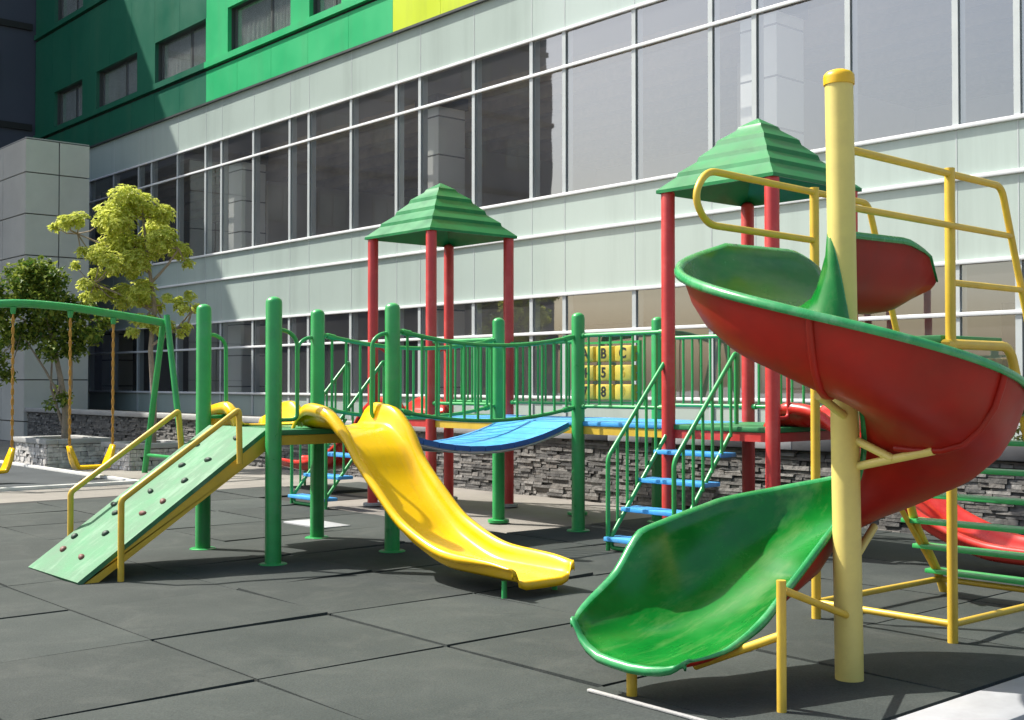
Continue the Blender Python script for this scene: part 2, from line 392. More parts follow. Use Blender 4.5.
# concrete edging at the near corner, swing landing area with its white kerbs
e = MB(); e.box((1.6, 2.55, 0), (10.8, 2.89, .05), bev=.01); e.box((1.5, 2.55, 0), (1.79, 16, .035), bev=.01)
struct(e.build('concrete_edging', 'kerb', ang=30))
p = MB().box((2, 17.33, -.05), (7.62, 30, .008)); struct(p.build('swing_pit', 'pit', smooth=False))
k = MB(); k.box((0, 17.25, -.05), (7.7, 17.34, .05), bev=.01); k.box((7.61, 17.343, -.05), (7.7, 28, .05), bev=.01)
struct(k.build('swing_kerb', 'kerb_white', ang=30))
pt = MB()
def patch(mb, cu, cv, a, b, seed):
    rr = random.Random(seed); n = 14; vs = []
    for q in range(n):
        an = 2*math.pi*q/n; c = math.cos(an); s_ = math.sin(an)
        k_ = 1/max(abs(c), abs(s_))*rr.uniform(.82, 1.02)
        vs.append((cu+a*c*k_, cv+b*s_*k_, .0445))
    mb.add(vs, [tuple(range(n))])
# thin pale slab marking the bright strip on the matting
pl = MB()
pl.box((6.55, 10.45, .02), (6.9, 11.2, .046), bev=.004)
struct(pl.build('pale_slab', 'kerb', ang=30))

# ------------------------------------------------------------------ play structure
H = 1.12; HP = 2.2; HT = 3.28
UA0, UA1 = 4.96, 6.13; VA0, VA1 = 8.64, 9.86
UB0, UB1 = 8.38, 9.55
play = thing('play_structure', 'large green, red and yellow climbing structure with roofed towers, slides, bridge and ramp', 'climbing frame', (7.5, 9.3, 0))
def make_post(u, v, h, r, m, baselabel=None, name='post'):
    b = MB()
    prof = [(r, .02), (r, h-r*.75)]
    for q in range(1, 6):
        a = q/6*math.pi/2; prof.append((r*math.cos(a), h-r*.75+r*.75*math.sin(a)))
    prof.append((.004, h))
    b.lathe(prof, u, v, 22)
    o = b.build(name, m, play, ang=50, label=baselabel)
    f = MB().lathe([(.115, .015), (.115, .043), (.105, .049), (r+.002, .050)], u, v, 22)
    f.build('base_plate', 'green' if m == 'green' else 'concrete', o, ang=40)
    return o
for u, v in ((UA0,VA0),(UA0,VA1),(UA1,VA1),(UA1,VA0),(UB0,VA1),(UB0,VA0),(UB1,VA0),(UB1,VA1)):
    make_post(u, v, HP, .066, 'green', 'green round post with domed top')
towers = {'right': (6.28, 7.45), 'left': (11.05, 12.22)}
for v0, v1 in towers.values():
    for u in (UB0, UB1):
        for v in (v0, v1): make_post(u, v, HT, .063, 'red', 'tall red post under a green roof')
# decks
def deck(u0, u1, v0, v1, topm, skirt, label):
    b = MB()
    b.box((u0, v0, H-.045), (u1, v1, H), 0, .008)
    # raised anti-slip dots
    o = b.build('deck', topm, play, ang=30, label=label)
    k = MB()
    k.box((u0+.012, v0+.012, H-.125), (u1-.012, v0+.05, H-.047)); k.box((u0+.012, v1-.05, H-.125), (u1-.012, v1-.012, H-.047))
    k.box((u0+.012, v0+.052, H-.125), (u0+.05, v1-.052, H-.047)); k.box((u1-.05, v0+.052, H-.125), (u1-.012, v1-.052, H-.047))
    k.box((u0+.052, (v0+v1)/2-.03, H-.11), (u1-.052, (v0+v1)/2+.03, H-.047))
    k.build('deck_frame', skirt, o, ang=30)
    return o
deck(UA0, UA1, VA0, VA1, 'green_dark', 'yellow', 'green square deck on a yellow frame')
deck(UB0, UB1, VA0, VA1, 'blue', 'yellow', 'blue deck on a yellow frame')
deck(UB0, UB1, 7.46, 8.63, 'blue', 'yellow', 'blue deck between the towers')
deck(UB0, UB1, 9.87, 11.04, 'blue', 'yellow', 'blue deck beside the left tower')
deck(UB0, UB1, 6.28, 7.45, 'green_dark', 'red', 'green tower deck on a red frame')
deck(UB0, UB1, 11.05, 12.22, 'green_dark', 'red', 'green tower deck on a red frame')

def guard(p, q, n, m='green', z0=1.27, z1=1.97, sag=0.0, name='guard_rail', label=None):
    p = Vector((p[0], p[1], 0)); q = Vector((q[0], q[1], 0)); b = MB()
    def pt(t, z): 
        w = p.lerp(q, t); return Vector((w.x, w.y, z - sag*4*t*(1-t)))
    ts = [k/12 for k in range(13)]
    b.tube([pt(t, z1) for t in ts], .021, 10); b.tube([pt(t, z0) for t in ts], .019, 10)
    for k in range(1, n+1):
        t = k/(n+1); b.tube([pt(t, z0), pt(t, z1)], .0125, 8)
    for ta, tb in ((.045, .085), (.915, .955)):
        for z in (z0, z1): b.tube([pt(ta, z), pt(tb, z)], .029, 10)
    return b.build(name, m, play, label=label)
guard((UB1, VA0), (UB1, 7.45), 9)
guard((UB0, VA0), (UB0, 7.45), 7)
guard((UB1, 7.45), (UB1, 6.28), 8)
guard((UB0, VA1), (UB0, 11.05), 7)
guard((UB1, VA1), (UB1, 11.05), 8)
guard((UB1, 11.05), (UB1, 12.22), 8)
guard((UA1, VA1), (UB0, VA1), 13, sag=.12, label='sagging green bridge railing')
guard((UA1, VA0), (UB0, VA0), 13, sag=.12, label='sagging green bridge railing')
# sagging plank bridge
br = MB(); n = 12
L_ = UB0-UA1-.10
def bz(t): return H-.01-.20*4*t*(1-t)
for k_ in range(n):
    t0 = (k_+.015)/n; t1 = (k_+.985)/n
    rows = []
    a = Vector((UA1+.05+L_*t0, 0, bz(t0))); c = Vector((UA1+.05+L_*t1, 0, bz(t1)))
    d = (c-a).normalized(); nn = Vector((-d.z, 0, d.x))
    for (s0, s1) in ((VA0+.085, VA0+.60), (VA0+.612, VA1-.085)):
        vs = []
        for z in (-.05, 0):
            for pt_, vv in ((a, s0), (c, s0), (c, s1), (a, s1)):
                q = pt_ + nn*z; vs.append((q.x, vv, q.z))
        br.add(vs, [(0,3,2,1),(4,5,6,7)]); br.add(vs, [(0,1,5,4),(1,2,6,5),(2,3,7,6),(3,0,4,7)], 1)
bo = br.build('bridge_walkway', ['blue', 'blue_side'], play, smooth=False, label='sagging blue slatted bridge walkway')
cb = MB()
for vv in (VA0+.10, VA1-.10, (VA0+VA1)/2):
    cb.tube([(UA1+.03+(L_+.04)*t/14, vv, bz(t/14)-.065) for t in range(15)], .012, 8)
cb.build('support_cable', 'steel', bo)

# letter panel at the back of the middle deck
lp = MB()
for vv in (8.90, 9.795): lp.box((UB1-.02, vv-.015, 1.28), (UB1+.02, vv+.015, 1.96))
for zz in (1.945, 1.285): lp.box((UB1-.018, 8.915, zz-.012), (UB1+.018, 9.78, zz+.012))
lpo = lp.build('letter_panel', 'green', play, smooth=False, label='panel of yellow blocks with letters and numbers')
lr = MB()
for zz in (1.40, 1.61, 1.82): lr.tube([(UB1, 8.91, zz), (UB1, 9.79, zz)], .010, 8)
lr.build('spindle', 'steel', lpo)
def text_mesh(s, size):
    cu = bpy.data.curves.new('txt', 'FONT'); cu.body = s; cu.size = size; cu.align_x = 'CENTER'; cu.align_y = 'CENTER'; cu.extrude = .0015; cu.offset = .004
    o = bpy.data.objects.new('txt', cu); C.objects.link(o)
    bpy.context.view_layer.update()
    me = bpy.data.meshes.new_from_object(o.evaluated_get(bpy.context.evaluated_depsgraph_get()))
    vs = [v.co[:] for v in me.vertices]; fs = [list(f.vertices) for f in me.polygons]
    bpy.data.objects.remove(o); bpy.data.meshes.remove(me); bpy.data.curves.remove(cu)
    return vs, fs
grid_ = [['A','B','C'],['4','5','6'],['7','8','9']]
for r_ in range(3):
    for c_ in range(3):
        b = MB(); zz = 1.82-.21*r_; vc = 9.65-.29*c_      # first column at the far end of the row
        b.box((UB1-.085, vc-.126, zz-.086), (UB1+.085, vc+.126, zz+.086), 0, .02)
        vs, fs = text_mesh(grid_[r_][c_], .155)
        # reads from the -X side: text right = -Y
        b.add([(UB1-.0865 - z, vc - x, zz + y) for x, y, z in vs], fs, 1)
        worn = grid_[r_][c_] in ('6', '9')
        b.build('letter_block', ['block', 'letter_gold' if worn else 'letter'], lpo, ang=30)

# roofs
def roof(v0, v1):
    cu = (UB0+UB1)/2; cv = (v0+v1)/2; hw = (UB1-UB0)/2+.075
    prof = [(hw, HT-.035), (hw, HT-.005), (hw*.80, HT+.115), (hw*.785, HT+.155), (hw*.60, HT+.255), (hw*.58, HT+.30), (hw*.42, HT+.40), (hw*.40, HT+.445),
            (hw*.22, HT+.535), (hw*.19, HT+.57), (hw*.015, HT+.645)]
    b = MB()
    def ring(w, z, n=7):
        out = []
        for (ax, ay), (bx_, by_) in (((-1,-1),(1,-1)),((1,-1),(1,1)),((1,1),(-1,1)),((-1,1),(-1,-1))):
            for q in range(n):
                t = q/n; out.append((cu+w*(ax+(bx_-ax)*t), cv+w*(ay+(by_-ay)*t), z))
        return out
    rings = [ring(w, z) for w, z in prof]; n = len(rings[0])
    vs = [q for r_ in rings for q in r_]; fs = []
    for i in range(len(rings)-1):
        for k_ in range(n): a = i*n+k_; c = i*n+(k_+1) % n; fs.append((a, c, c+n, a+n))
    fs.append(tuple(range((len(rings)-1)*n, len(rings)*n)))
    b.add(vs, fs)
    # hollow underside
    und = [ring(hw-.02, HT-.034), ring(hw*.78, HT+.09), ring(hw*.5, HT+.25), ring(hw*.1, HT+.5)]
    lo = ring(hw, HT-.0352)
    vs = [q for q in lo] + [q for r_ in und for q in r_]; fs = []
    for i in range(4):
        for k_ in range(n): a = i*n+k_; c = i*n+(k_+1) % n; fs.append((c, a, a+n, c+n))
    fs.append(tuple(reversed(range(4*n, 5*n))))
    b.add(vs, fs)
    return b.build('roof', 'roof', play, ang=25, label='green stepped pyramid roof')
roof(6.285, 7.455); roof(11.05, 12.22)

# straight slides -------------------------------------------------------------
SS = [-.26, -.16, -.03, .2, .49, .67, .9, 1.28, 1.78, 2.25, 2.44]
RIM = [1.15, 1.28, 1.335, 1.31, 1.13, .91, .715, .45, .30, .275, .25]
FL = [1.132, 1.132, 1.131, 1.125, .97, .755, .55, .29, .155, .15, .148]
HW = [.30, .30, .30, .298, .288, .282, .275, .275, .275, .275, .272]
def slide(cu, v_edge, sgn, m, gm, label, bend=0.0, stretch=1.0, lift=0.0, send=2.44, name='slide'):
    """sgn -1: runs towards -Y from the deck edge"""
    b = MB(); rows = []
    ns = 56
    for k_ in range(ns+1):
        s_ = -.26+(send+.26)*k_/ns
        f = herm(SS, FL, s_); rm = herm(SS, RIM, s_); w = herm(SS, HW, s_)
        K = (1 if s_ < 1.9 else 1-.75*(s_-1.9)/.54) + .6*max(0, min(1, (.7-s_)/.3))
        h = rm-f
        half = [(w+.025+.033*K, rm-.062*K), (w+.025+.035*K, rm-.03*K), (w+.025+.025*K, rm-.006*K), (w+.025, rm), (w, rm-.012), (w-.014, f+h*.6), (w-.026, f+h*.25), (w-.05, f+.012+.04*h), (w-.09, f+.002), (w*.4, f)]
        row = [(x, z) for x, z in half]+[(0, f)]+[(-x, z) for x, z in reversed(half)]
        if sgn > 0: row = row[::-1]
        cx_ = cu-bend*(1-math.exp(-max(0, s_)/.6))
        rows.append([(cx_+x, v_edge+sgn*s_*stretch, z+lift*max(0, s_)/2.44) for x, z in row])
    last = rows[-1]
    cxe = sum(q[0] for q in last)/len(last)
    for dx, dz, sc in ((.02, .003, .985), (.036, -.008, .955), (.043, -.03, .93), (.040, -.058, .92)): rows.append([(cxe+(x-cxe)*sc, y+sgn*dx, z+dz) for x, y, z in last])
    b.grid(rows)
    o = b.build(name, m, play, ang=60, label=label)
    so = o.modifiers.new('shell', 'SOLIDIFY'); so.thickness = .012; so.offset = -1
    lg = []
    for sx in ((-1, 1) if send > 1 else ()):
        l = MB().tube([(cu-bend*.98+sx*.235, v_edge+sgn*2.33*stretch, .01), (cu-bend*.98+sx*.235, v_edge+sgn*2.33*stretch, .145+lift*.95)], .02, 10)
        l.build('leg', 'green', o)
    # grab loops at the deck edge
    for sx in (-1, 1):
        pu = (UA0+UA1)/2 if cu < 7 else (UB0+UB1)/2
        px = pu+sx*.585
        l = MB().tube(rounded([(px, v_edge, 1.93), (px-sx*.12, v_edge, 1.93), (px-sx*.215, v_edge, 1.86), (px-sx*.22, v_edge, 1.2), (px, v_edge, 1.2)], .06), .017, 10)
        l.build('grab_loop', gm, o)
    return o
slide(5.65, VA0, -1, 'slide_yellow', 'green', 'yellow plastic slide in front')
slide(5.50, VA1, 1, 'slide_yellow', 'green', 'yellow plastic entry hood at the back of the deck', send=.42, name='entry_hood')
slide(8.965, 6.28, -1, 'slide_red', 'red', 'red plastic slide of the right tower')
slide(8.965, 12.22, 1, 'slide_red', 'red', 'red plastic slide of the left tower', stretch=1.25, lift=.2)

# climbing ramp --------------------------------------------------------------
def rz(u): return .03+(H-.03)*(u-3.40)/(UA0-3.40)
rp = MB(); rows = []
V0, V1 = 8.72, 9.73
tN = Vector((-(H-.03), 0, UA0-3.40)).normalized()
vs = []
for dz in (-.035, 0):
    for u, v in ((3.40, V0), (UA0-.01, V0), (UA0-.01, V1), (3.40, V1)):
        vs.append((u+tN.x*dz, v, rz(u)+tN.z*dz+.02))
rp.add(vs, [(0,3,2,1),(4,5,6,7),(0,1,5,4),(1,2,6,5),(2,3,7,6),(3,0,4,7)])
rpo = rp.build('climbing_ramp', 'mint', play, smooth=False, label='mint green climbing ramp with small footholds')
for v0, v1 in ((V0+.005, V0+.045), (V1-.045, V1-.005)):
    b = MB(); vs = []
    for v in (v0, v1):
        vs += [(3.43, v, 0.035), (3.56, v, .035), (UA0-.02, v, H-.17), (UA0-.02, v, H-.02), (3.43, v, rz(3.43)-.03)]
    b.add(vs, [(0,1,2,3,4), (9,8,7,6,5)]+[(i, i+5, (i+1) % 5+5, (i+1) % 5) for i in range(5)])
    b.build('side_beam', 'yellow', rpo, smooth=False)
holds = [(3.58,9.10,'r'),(3.60,9.52,'r'),(3.80,9.18,'d'),(3.98,9.42,'d'),(4.02,9.0,'r'),(4.05,9.62,'d'),(4.22,9.3,'d'),(4.30,9.58,'d'),(4.36,8.98,'d'),(4.5,9.32,'d'),(4.58,9.02,'d'),(4.72,9.5,'d'),(4.82,9.0,'d'),(4.15,8.92,'r'),(3.72,9.6,'d')]
for i, (u, v, c) in enumerate(holds):
    b = MB(); rr = random.Random(i); n = 9
    rings = []
    for r_, h_ in ((.034, -.005), (.031, .012), (.020, .022), (.004, .025)):
        ring = []
        for q in range(n):
            a = 2*math.pi*q/n; k_ = 1+.18*math.sin(2*a+i)
            x = r_*k_*math.cos(a)*.8; y = r_*k_*math.sin(a)*1.25
            base_ = Vector((u, v, rz(u)+.02)); tu = Vector((tN.z, 0, -tN.x)); pnt = base_ + tu*x + Vector((0, y, 0)) + tN*h_
            ring.append(pnt)
        rings.append(ring)
    vs = [q for r_ in rings for q in r_]; fs = []
    for a_ in range(3):
        for q in range(n): A = a_*n+q; B = a_*n+(q+1) % n; fs.append((A, B, B+n, A+n))
    fs.append(tuple(range(3*n, 4*n)))
    b.add(vs, fs); b.build('foothold', 'hold_dark' if c == 'd' else 'hold_red', rpo, ang=60)
MB().tube(rounded([(3.70, 8.66, .03), (3.70, 8.66, .634), (4.66, 8.66, 1.29), (4.67, 8.66, .86)], .03), .024, 12).build('handrail', 'yellow', rpo)
MB().tube(rounded([(3.757, 9.79, .05), (3.757, 9.79, .613), (4.69, 9.79, 1.26), (4.72, 9.79, .9)], .03), .024, 12).build('handrail', 'yellow', rpo)

# stairs ---------------------------------------------------------------------
def stairs(vc, label):
    w = .36
    b = MB()
    st = thing_part = None
    # the frame: stringers
    b.tube(rounded([(8.36, vc-w, 1.05), (7.62, vc-w, .16), (7.62, vc-w, .06), (7.62, vc+w, .06), (7.62, vc+w, .16), (8.36, vc+w, 1.05)], .04), .020, 10)
    o = b.build('stairs', 'green', play, label=label)
    for i in range(4):
        u = 7.55+.215*i; z = .14+.245*i
        t = MB().box((u, vc-w-.03, z-.02), (u+.21, vc+w+.03, z+.018), 0, .006)
        t.build('tread', 'blue', o, ang=30)
    for sy in (-1, 1):
        v = vc+sy*(w+.022); h = MB()
        h.tube(rounded([(7.60, v, .03), (7.60, v, .85), (8.42, v, 1.78), (8.42, v, 1.14)], .06), .020, 10)
        for i in range(6):
            u = 7.72+.125*i
            zt = .85+(u-7.60)*(.93/.82); zb = .16+(u-7.62)*(.89/.74)
            h.tube([(u, v, zb), (u, v, zt)], .0135, 8)
        h.build('handrail', 'green', o)
    return o
stairs(7.08, 'green stairs with blue treads up to the right tower')
stairs(12.42, 'green stairs with blue treads up to the left tower')

# ------------------------------------------------------------------ spiral slide
PUx, PVy = 5.20, 3.44
sp = thing('spiral_slide', 'tall spiral slide with a red and green chute winding round a thick pale yellow pole', 'slide', (PUx, PVy, 0))
def lean(b):
    k_ = -.0125
    b.v = [(x+.7547*k_*z, y-.656*k_*z, z) for x, y, z in b.v]; return b
b = lean(MB().lathe([(.0695, .0), (.0695, 2.985)], PUx, PVy, 28))
po = b.build('centre_pole', 'pole', sp, ang=50)
b = MB().lathe([(.076, 2.985), (.077, 3.02), (.074, 3.036), (.060, 3.050), (.035, 3.060), (.004, 3.063)], PUx, PVy, 28); lean(b)
b.build('pole_cap', 'cap', po, ang=50)
def fl_th(th): return 1.885-(th-90)*(1.885-.50)/360
EX = [0, .59, .80, .96, 1.13]; EF = [.50, .295, .245, .222, .215]; EH = [.36, .45, .29, .225, .15]; EI = [.30, .14, .10, .07, .05]
def spiral_row(s_):
    """s in [0,1): straight start; [1,2]: the turn; (2,3]: straight exit"""
    if s_ < 1:
        f = 1.90-.015*s_; u = 6.20-(6.20-PUx)*s_; pos = lambda r: (u, PVy+r)
        hi = .36*min(1, .12+s_*5) ; ho = hi
        e_ = min(1, s_/.36); hi = .07+.31*math.sqrt(max(0, 1-(1-e_)**2)); f += .10*(1-min(1, s_/.25))**2; ho = hi; ri = .085
    elif s_ <= 2:
        th = 90+360*(s_-1); f = fl_th(th); a = R(th)
        pos = lambda r: (PUx+r*math.cos(a), PVy+r*math.sin(a))
        hi = herm([90, 135, 165, 215, 255, 300, 400], [.38, .56, .60, .44, .22, .17, .16], th); ho = .36
        if th > 380: hi = .16+(th-380)/70*.14
        ho = herm([90, 330, 395, 420, 450], [.36, .36, .275, .30, .36], th)
        ri = .085
    else:
        x = (s_-2)*1.13; f = herm(EX, EF, x); ho = herm(EX, EH, x); hi = herm(EX, EI, x)
        tt = min(1, max(0, (x-.96)/.17)); cc = .09*(1-math.sqrt(1-(.98*tt)**2))-.085*math.sin(math.pi*min(1, max(0, (x-.45)/.72)))
        pos = lambda r: (PUx-x*(1-(.13 if r < .45 else .025)*abs((r-.45)/.42)**2.5), PVy+.45+(r-.45)*(1-cc)); ri = .085+.02*min(1, x)
    ro = .818
    W = ro-ri; K = min(1, .3+s_*3) if s_ <= 2.6 else 1-.9*min(1, (s_-2.6)/.4)*.8
    q_ = max(1, hi/.34)
    prof = [(ri-.022*K, hi-.03*K), (ri-.024*K, hi-.008*K), (ri-.008*K, hi+.008*K), (ri+.010, hi-.004), (ri+.022, hi*.72), (ri+.022+.028*q_, hi*.40), (ri+.05+.05*q_, hi*.16), (ri+.06+.12*q_, hi*.03), (ri+W*.40, 0),
            (ro-.30, .006), (ro-.20, ho*.10), (ro-.115, ho*.30), (ro-.06, ho*.55), (ro-.028, ho*.80), (ro-.012, ho-.012), (ro+.008, ho+.008*K), (ro+.008+.020*K, ho+.004*K), (ro+.008+.028*K, ho-.016*K), (ro+.008+.026*K, ho-.036*K)]
    return [(*pos(r), f+z) for r, z in prof]
rows = [spiral_row(q/14) for q in range(14)]+[spiral_row(1+q/110) for q in range(111)]+[spiral_row(2+q/26) for q in range(1, 27)]
last = rows[-1]
cy_ = PVy+.45
for dx, dz, sc in ((.018, .006, .99), (.034, .0, .97), (.042, -.018, .945), (.038, -.038, .93)): rows.append([(x-dx, cy_+(y-cy_)*sc, z+dz) for x, y, z in last])
ch = MB(); nR = len(rows); nC = len(rows[0])
ch.grid(rows)
# split: the rolled rim faces get the lighter rim plastic, the inside stays green
for i in range(len(ch.f)):
    c = i % (nC-1)
    row_i = i//(nC-1)
    ch.mi[i] = 2 if (c <= 2 or c >= 14 or row_i >= nR-5) else 0
cho = ch.build('chute', ['spiral_green', 'spiral_red', 'rim_green', 'rim_green'], sp, ang=70)
so = cho.modifiers.new('shell', 'SOLIDIFY'); so.thickness = .012; so.offset = -1; so.material_offset = 1; so.material_offset_rim = 2
# joint flanges of the chute sections, on the underside
for s_ in (1+112/360, 1+178/360, 1+305/360):
    row = spiral_row(s_); fb = MB()
    # follow the outside of the shell
    pth = []
    for q, (x, y, z) in enumerate(row[7:15]):
        r_ = math.hypot(x-PUx, y-PVy); wall = q > 4
        k_ = (r_+.016)/r_ if wall else 1
        pth.append((PUx+(x-PUx)*k_, PVy+(y-PVy)*k_, z-(.006 if wall else .018)))
    fb.tube(pth, .018, 8); fb.build('joint_flange', 'spiral_red', cho, ang=60)
# braces from the pole to the chute
def brace(pts, r=.021, m='pole', name='brace', par=sp):
    return MB().tube(pts, r, 12).build(name, m, par)
def polar(r, th): a = R(th); return PUx+r*math.cos(a), PVy+r*math.sin(a)
x, y = polar(.47, 268); zz = 1.185
x0, y0 = polar(.055, 266); brace([(x0, y0, 1.09), (x, y, zz)]); xm, ym = polar(.26, 267); brace([(x0, y0, 1.215), (xm, ym, 1.135)])
x, y = polar(.42, 195); zz = fl_th(195)-.04; x0, y0 = polar(.06, 195); brace([(x0, y0, zz-.10), (x, y, zz)]); 
x, y = polar(.40, 15); zz = fl_th(375)-.04; x0, y0 = polar(.06, 15); brace([(x0, y0, zz-.14), (x, y, zz)])
# supports of the exit
brace([(4.46, 3.30, .02), (4.46, 3.30, .62)], .022, 'yellow', 'support_leg')
brace([(4.46, 3.31, .37), (4.40, 3.75, .17)], .020, 'yellow', 'brace')
brace([(4.50, 3.32, .57), (5.15, 3.42, .36)], .018, 'yellow', 'brace')
brace([(4.17, 3.94, .02), (4.17, 3.94, .205)], .026, 'yellow', 'support_leg')
b = MB().box((4.05, 3.36, .037), (4.075, 4.12, .050), 0, .004); b.build('foot_bar', 'concrete', sp, ang=30)
# platform frame
FU, FV0, FV1, FE = 6.37, 3.54, 4.45, 7.06
HPf = 1.76
brace([(FU, FV0, .02), (FU, FV0, 2.72)], .029, 'yellow', 'frame_post')
brace([(FU, FV1, .02), (FU, FV1, 2.72)], .029, 'yellow', 'frame_post')
d = MB().box((FU-.05, FV0+.032, HPf-.03), (FE-.03, FV1-.032, HPf+.012), 0, .006); d.build('platform', 'green_dark', sp, ang=30)
for v in (FV0, FV1):
    brace(rounded([(FU-.06, v, HPf-.04), (FE, v, HPf-.04), (FE+.13, v, 1.4), (FE+.45, v, .55), (7.80, v, .20), (7.90, v, .02)], .10), .029, 'yellow', 'ladder_rail')
    sg = -1 if v == FV0 else 1
    brace(rounded([(5.33 if sg < 0 else 5.85, v, 2.70), (6.97, v, 2.68), (7.25, v, 1.98), (7.42, v, 1.55), (7.16, v, 1.45)], .07), .021, 'yellow', 'handrail')
    if sg < 0: brace([(5.30, v-.05, 2.39), (7.08, v, 2.39)], .019, 'yellow', 'handrail')
    brace([(FU, v, 2.07), (7.2, v, 2.07)], .019, 'yellow', 'handrail')
brace(rounded([(5.9, FV1, 2.70), (5.33, FV1, 2.71), (5.22, FV1, 2.55), (5.33, FV1, 2.40), (FU, FV1, 2.39)], .14, 8), .0212, 'yellow', 'handrail')
brace(rounded([(FU, FV1, .14), (FU, FV0, .14), (7.84, FV0, .13), (7.84, FV1, .13), (FU, FV1, .14)], .004), .021, 'yellow', 'base_rail')
brace([(FU, FV0+.02, HPf-.05), (FU, FV1-.02, HPf-.05)], .02, 'yellow', 'brace')
brace([(7.84, FV1, .13), (7.35, FV1+.01, .66)], .019, 'yellow', 'brace')
for i in range(8):
    z = .19+.187*i
    u = herm([.02, .20, .55, 1.4, 1.72], [7.90, 7.80, 7.51, 7.19, 7.08], z)
    t = MB().box((u-.07, FV0-.03, z-.014), (u+.07, FV1+.06, z+.016), 0, .006); t.build('ladder_tread', 'green', sp, ang=30)

# ------------------------------------------------------------------ swings
SV = 18.6
sw = thing('swing_set', 'green swing frame with an arched top beam and splayed legs', 'swing set', (6.8, SV, 0))
HB = [(4.9, 2.50), (5.6, 2.62), (6.4, 2.70), (7.1, 2.67), (7.8, 2.59), (8.3, 2.53), (8.72, 2.47)]
def beamz(u): return herm([q[0] for q in HB], [q[1] for q in HB], u)
MB().tube([(4.9+3.82*q/20, SV, beamz(4.9+3.82*q/20)) for q in range(21)], .062, 16).build('beam', 'green', sw)
for u in (8.67, 4.95):
    for s_ in (-1, 1):
        MB().tube([(u, SV+s_*.75, .0), (u, SV+s_*.06, 2.60 if s_ < 0 else 2.52)], .05, 14).build('leg', 'green', sw)
    MB().tube([(u, SV-.66, .30), (u, SV+.66, .30)], .03, 10).build('cross_bar', 'green', sw)
for u in (5.55, 6.25, 7.115, 7.80):
    MB().tube([(u, SV, beamz(u)-.055), (u, SV, beamz(u)-.16)], [.05, .03], 10).build('swivel_hanger', 'green', sw)
def swing(u0, u1, label):
    s_ = thing('swing', label, 'swing', ((u0+u1)/2, SV, .35), 'swings on the green frame')
    for u in (u0, u1):
        c = MB(); zt = beamz(u)-.15; zb = .48; n = int((zt-zb)/.075)
        for q in range(n):
            z0 = zb+(zt-zb)*q/n; z1 = zb+(zt-zb)*(q+1.25)/n; zc = (z0+z1)/2
            if q % 2: c.tube([(u-.012, SV, z0), (u-.016, SV, zc), (u-.012, SV, z1)], .009, 6); c.tube([(u+.012, SV, z0), (u+.016, SV, zc), (u+.012, SV, z1)], .009, 6)
            else: c.tube([(u, SV-.012, z0), (u, SV-.016, zc), (u, SV-.012, z1)], .009, 6); c.tube([(u, SV+.012, z0), (u, SV+.016, zc), (u, SV+.012, z1)], .009, 6)
        c.tube([(u, SV, .4), (u, SV, zt)], .014, 8)
        c.build('chain', 'chain', s_)
    b = MB()
    prof = []
    um = (u0+u1)/2; w = (u1-u0)/2
    for q in range(25):
        t = -1+2*q/24; ax = abs(t)
        z = .19 if ax < .66 else .19+.34*((ax-.66)/.34)**1.25
        prof.append((um+w*t*(1.02), z, .13 if ax < .8 else .13-.07*((ax-.8)/.2)))
    rows = [[(u, SV-d_, z), (u, SV-d_*.5, z-.012), (u, SV+d_*.5, z-.012), (u, SV+d_, z)] for u, z, d_ in prof]
    b.grid(rows); o = b.build('seat', 'slide_yellow', s_, ang=60)
    so = o.modifiers.new('shell', 'SOLIDIFY'); so.thickness = .05; so.offset = 0
    return s_
swing(7.115, 7.80, 'yellow swing with winged seat nearest the splayed end legs, in front of the stone planters')
swing(5.55, 6.25, 'yellow swing cut off by the left edge of the photo')

# ------------------------------------------------------------------ planters and garden wall
def ledge_mat(name, cols):
    m = bpy.data.materials.new(name); m.use_nodes = True
    nt = m.node_tree; N = nt.nodes; L = nt.links
    b = N['Principled BSDF']; b.inputs['Roughness'].default_value = .82
    g = N.new('ShaderNodeNewGeometry'); r = N.new('ShaderNodeValToRGB')
    while len(r.color_ramp.elements) < len(cols): r.color_ramp.elements.new(.5)
    for q, c in enumerate(cols): r.color_ramp.elements[q].position = q/(len(cols)-1); r.color_ramp.elements[q].color = (*c, 1)
    L.new(g.outputs['Random Per Island'], r.inputs[0])
    tc = N.new('ShaderNodeTexCoord'); n = N.new('ShaderNodeTexNoise'); n.inputs['Scale'].default_value = 14; n.inputs['Detail'].default_value = 7
    L.new(tc.outputs['Object'], n.inputs['Vector'])
    mp = N.new('ShaderNodeMapRange'); mp.inputs[1].default_value = .3; mp.inputs[2].default_value = .7; mp.inputs[3].default_value = .7; mp.inputs[4].default_value = 1.3
    L.new(n.outputs['Fac'], mp.inputs[0])
    mx = N.new('ShaderNodeMix'); mx.data_type = 'RGBA'; mx.blend_type = 'MULTIPLY'; mx.inputs[0].default_value = 1
    L.new(r.outputs[0], mx.inputs[6]); L.new(mp.outputs[0], mx.inputs[7]); L.new(mx.outputs[2], b.inputs['Base Color'])
    bp = N.new('ShaderNodeBump'); bp.inputs['Strength'].default_value = .8; bp.inputs['Distance'].default_value = .02
    L.new(n.outputs['Fac'], bp.inputs['Height']); L.new(bp.outputs[0], b.inputs['Normal'])
    return m
M['ledge'] = ledge_mat('ledge_stone', [(.07,.07,.07), (.135,.132,.126), (.105,.103,.098), (.235,.228,.215), (.13,.12,.108)])
M['ledge_pale'] = ledge_mat('pale_ledge_stone', [(.34,.33,.32), (.55,.53,.50), (.45,.43,.41), (.66,.64,.61)])
